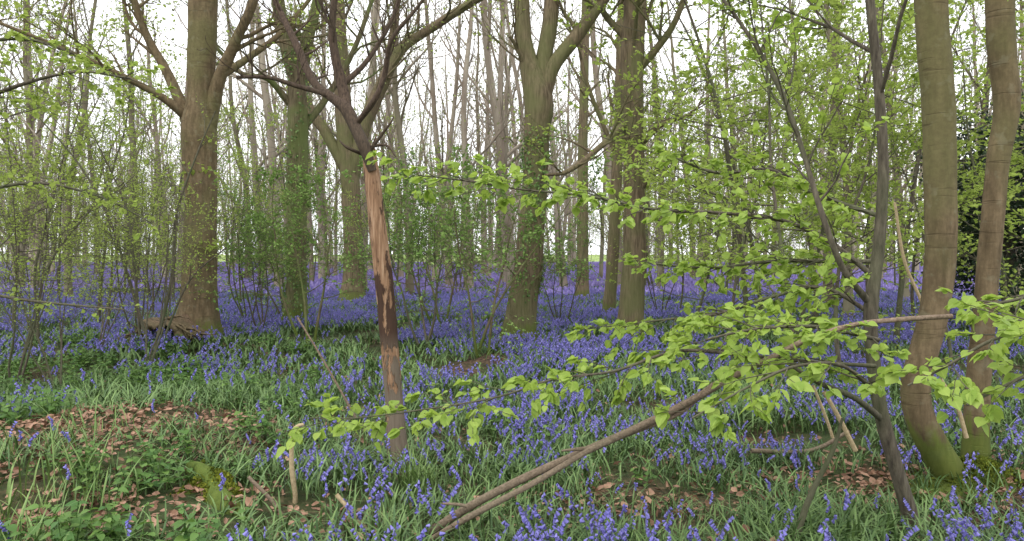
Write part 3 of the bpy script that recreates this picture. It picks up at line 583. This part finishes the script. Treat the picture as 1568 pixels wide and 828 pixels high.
# ---- mossy log: a low rotten stump-end lying diagonally, half sunk in the litter
mb=MB(); C=[(-2.16,4.95,.14,.05),(-2.02,4.80,.13,.085),(-1.88,4.66,.07,.105),(-1.76,4.50,.03,.115),(-1.62,4.36,-.02,.10),(-1.5,4.28,-.06,.06)]
P,R=trunk(mb,C,.03,18,.0,0,3,.16); C2=[(-1.95,4.78,.02,.07),(-2.06,4.62,.03,.08),(-2.2,4.5,-.03,.05)]; P2,R2=trunk(mb,C2,.03,14,.0,0,5,.16)
P=np.vstack([P,P2]); R=np.concatenate([R,R2]); n_=14000; k=rng.integers(0,len(P),n_); v=nrm(rng.normal(0,1,(n_,3))*np.array([1,1,.9])+np.array([0,0,.35])); pos=P[k]+v*(R[k]*(1.03+.22*sn(P[k,0]*7+v[:,0],P[k,1]*7+v[:,2]*2,1,4)))[:,None]
keep=(pos[:,2]>-.1)&(sn(pos[:,0]*6,pos[:,1]*6+pos[:,2]*7,1,2)>-.12); pos=pos[keep];v=v[keep]
place(mb,L4V,None,L4T,pos,v+rng.normal(0,.7,v.shape),rng.normal(0,1,v.shape),.018*rng.uniform(.5,1.6,len(pos)),1,var=np.clip(.5+.6*sn(pos[:,0]*4,pos[:,1]*5,1,1)+.2*rng.normal(size=len(pos)),0,1)); mb.obj('mossy_log',[M_ivyb,M_mos])
# ---- hollow rotten root beside the big beech
random.seed(8); mb=MB(); cx,cy=U(262,11.6),11.6; z0=float(gz(cx,cy))
n1=14; V=[];ang=np.linspace(0,2*math.pi,n1,endpoint=False)
for q,(ro,yy) in enumerate([(.26,.5),(.32,.1),(.30,-.25),(.27,-.40),(.20,-.42),(.18,-.2),(.12,.3)]):
    for j,t in enumerate(ang): rj=ro*(1+.2*math.sin(j*2.4+1+q*.2)+.14*math.sin(j*5+q)); V.append((cx+rj*1.25*math.cos(t),cy+yy+.07*math.sin(j*3.3+q),z0+.16+rj*.85*math.sin(t)))
mb.add(V,[(i*n1+j,i*n1+(j+1)%n1,(i+1)*n1+(j+1)%n1,(i+1)*n1+j) for i in range(6) for j in range(n1)],mat=0)
for k in range(20):
    a=random.uniform(-.3,3.4); b=Vector((cx+.32*math.cos(a),cy-.3,z0+.14+.27*math.sin(a))); T={};tp=[]; grow(T,tp,b,Vector((math.cos(a)*.8+.3,-.5,-.1)),random.uniform(.3,.6),.03,2,3,-.1,.3,(1,1,2)); flush(mb,T,0)
for (u,v,u2,v2,w) in [(285,520,225,548,16),(300,530,262,560,14),(318,530,345,552,14),(325,525,365,545,10)]:
    trunk(mb,TC(12.1,[(u,v-6,w),((u+u2)/2,(v+v2)/2-4,w*.8,-.3),(u2,v2,w*.4,-.6)]),.05,8,0,0,w)
mb.obj('rotten_root_hollow',[bark('rotten_wood',(.06,.04,.025),(.28,.19,.125),(.10,.10,.05),.4,.2,(9,9,9),.02)])
# ---- dark holly
mb=MB(); random.seed(4)
hx,hy=U(1545,14),14.0; trunk(mb,[(hx,hy,-.1,.14),(hx,hy,2,.1),(hx+.1,hy,4.2,.03)],.2,8)
cc=rng.uniform(-1,1,(150,3)); cc=cc[np.linalg.norm(cc,axis=1)<1]; cc=cc*np.array([1.6,1.6,2.0])+np.array([hx,hy,2.25])
k=rng.integers(0,len(cc),26000); pos=cc[k]+rng.normal(0,.2,(26000,3)); pos=pos[pos[:,2]>.1]; n_=len(pos)
place(mb,L4V,None,L4T,pos,rng.normal(0,1,(n_,3)),rng.normal(0,1,(n_,3))+np.array([0,0,.6]),.08*rng.uniform(.7,1.3,n_),1); mb.obj('holly_tree',[M_thin,M_hol])
# ---------------------------------------------------------------- light, overcast sky, camera
el,az=math.radians(55),math.radians(215)
w=bpy.data.worlds.new('World'); scene.world=w; w.use_nodes=True; nt=w.node_tree; bg=nt.nodes['Background']
sk=nt.nodes.new('ShaderNodeTexSky'); sk.sky_type='NISHITA'; sk.sun_disc=False; sk.sun_elevation=el; sk.sun_rotation=az; sk.air_density=1.0; sk.dust_density=4.0; sk.ozone_density=1
tc=nt.nodes.new('ShaderNodeTexCoord'); cn=noise(nt,mapping(nt,tc.outputs['Generated'],(1,1,2.5)),2.2,3,.5)
cloud=ramp(nt,cn,[(.3,(.86,.88,.91)),(.7,(1,1,1))])
cl=N(nt,'ShaderNodeVectorMath',operation='SCALE'); nt.links.new(cloud,cl.inputs[0]); cl.inputs[3].default_value=15.5
col=mix(nt,.9,sk.outputs[0],cl.outputs[0]); nt.links.new(col,bg.inputs[0]); bg.inputs[1].default_value=.15
sl=bpy.data.lights.new('sun','SUN'); sl.energy=1.3; sl.angle=math.radians(30); sl.color=(1,.96,.9); so=bpy.data.objects.new('sun',sl); scene.collection.objects.link(so)
dirv=Vector((math.sin(az)*math.cos(el),math.cos(az)*math.cos(el),math.sin(el))); so.rotation_euler=dirv.to_track_quat('Z','Y').to_euler()
cd=bpy.data.cameras.new('camera'); cam=bpy.data.objects.new('camera',cd); scene.collection.objects.link(cam); cam.location=(0,0,EYE); cam.rotation_euler=(math.radians(90),0,0)
cd.sensor_width=36; cd.lens=F/1568*36; cd.shift_y=-27/1568; cd.clip_end=2000; cd.clip_start=.05; scene.camera=cam
scene.view_settings.view_transform='Standard'; scene.view_settings.look='None'; scene.view_settings.exposure=0
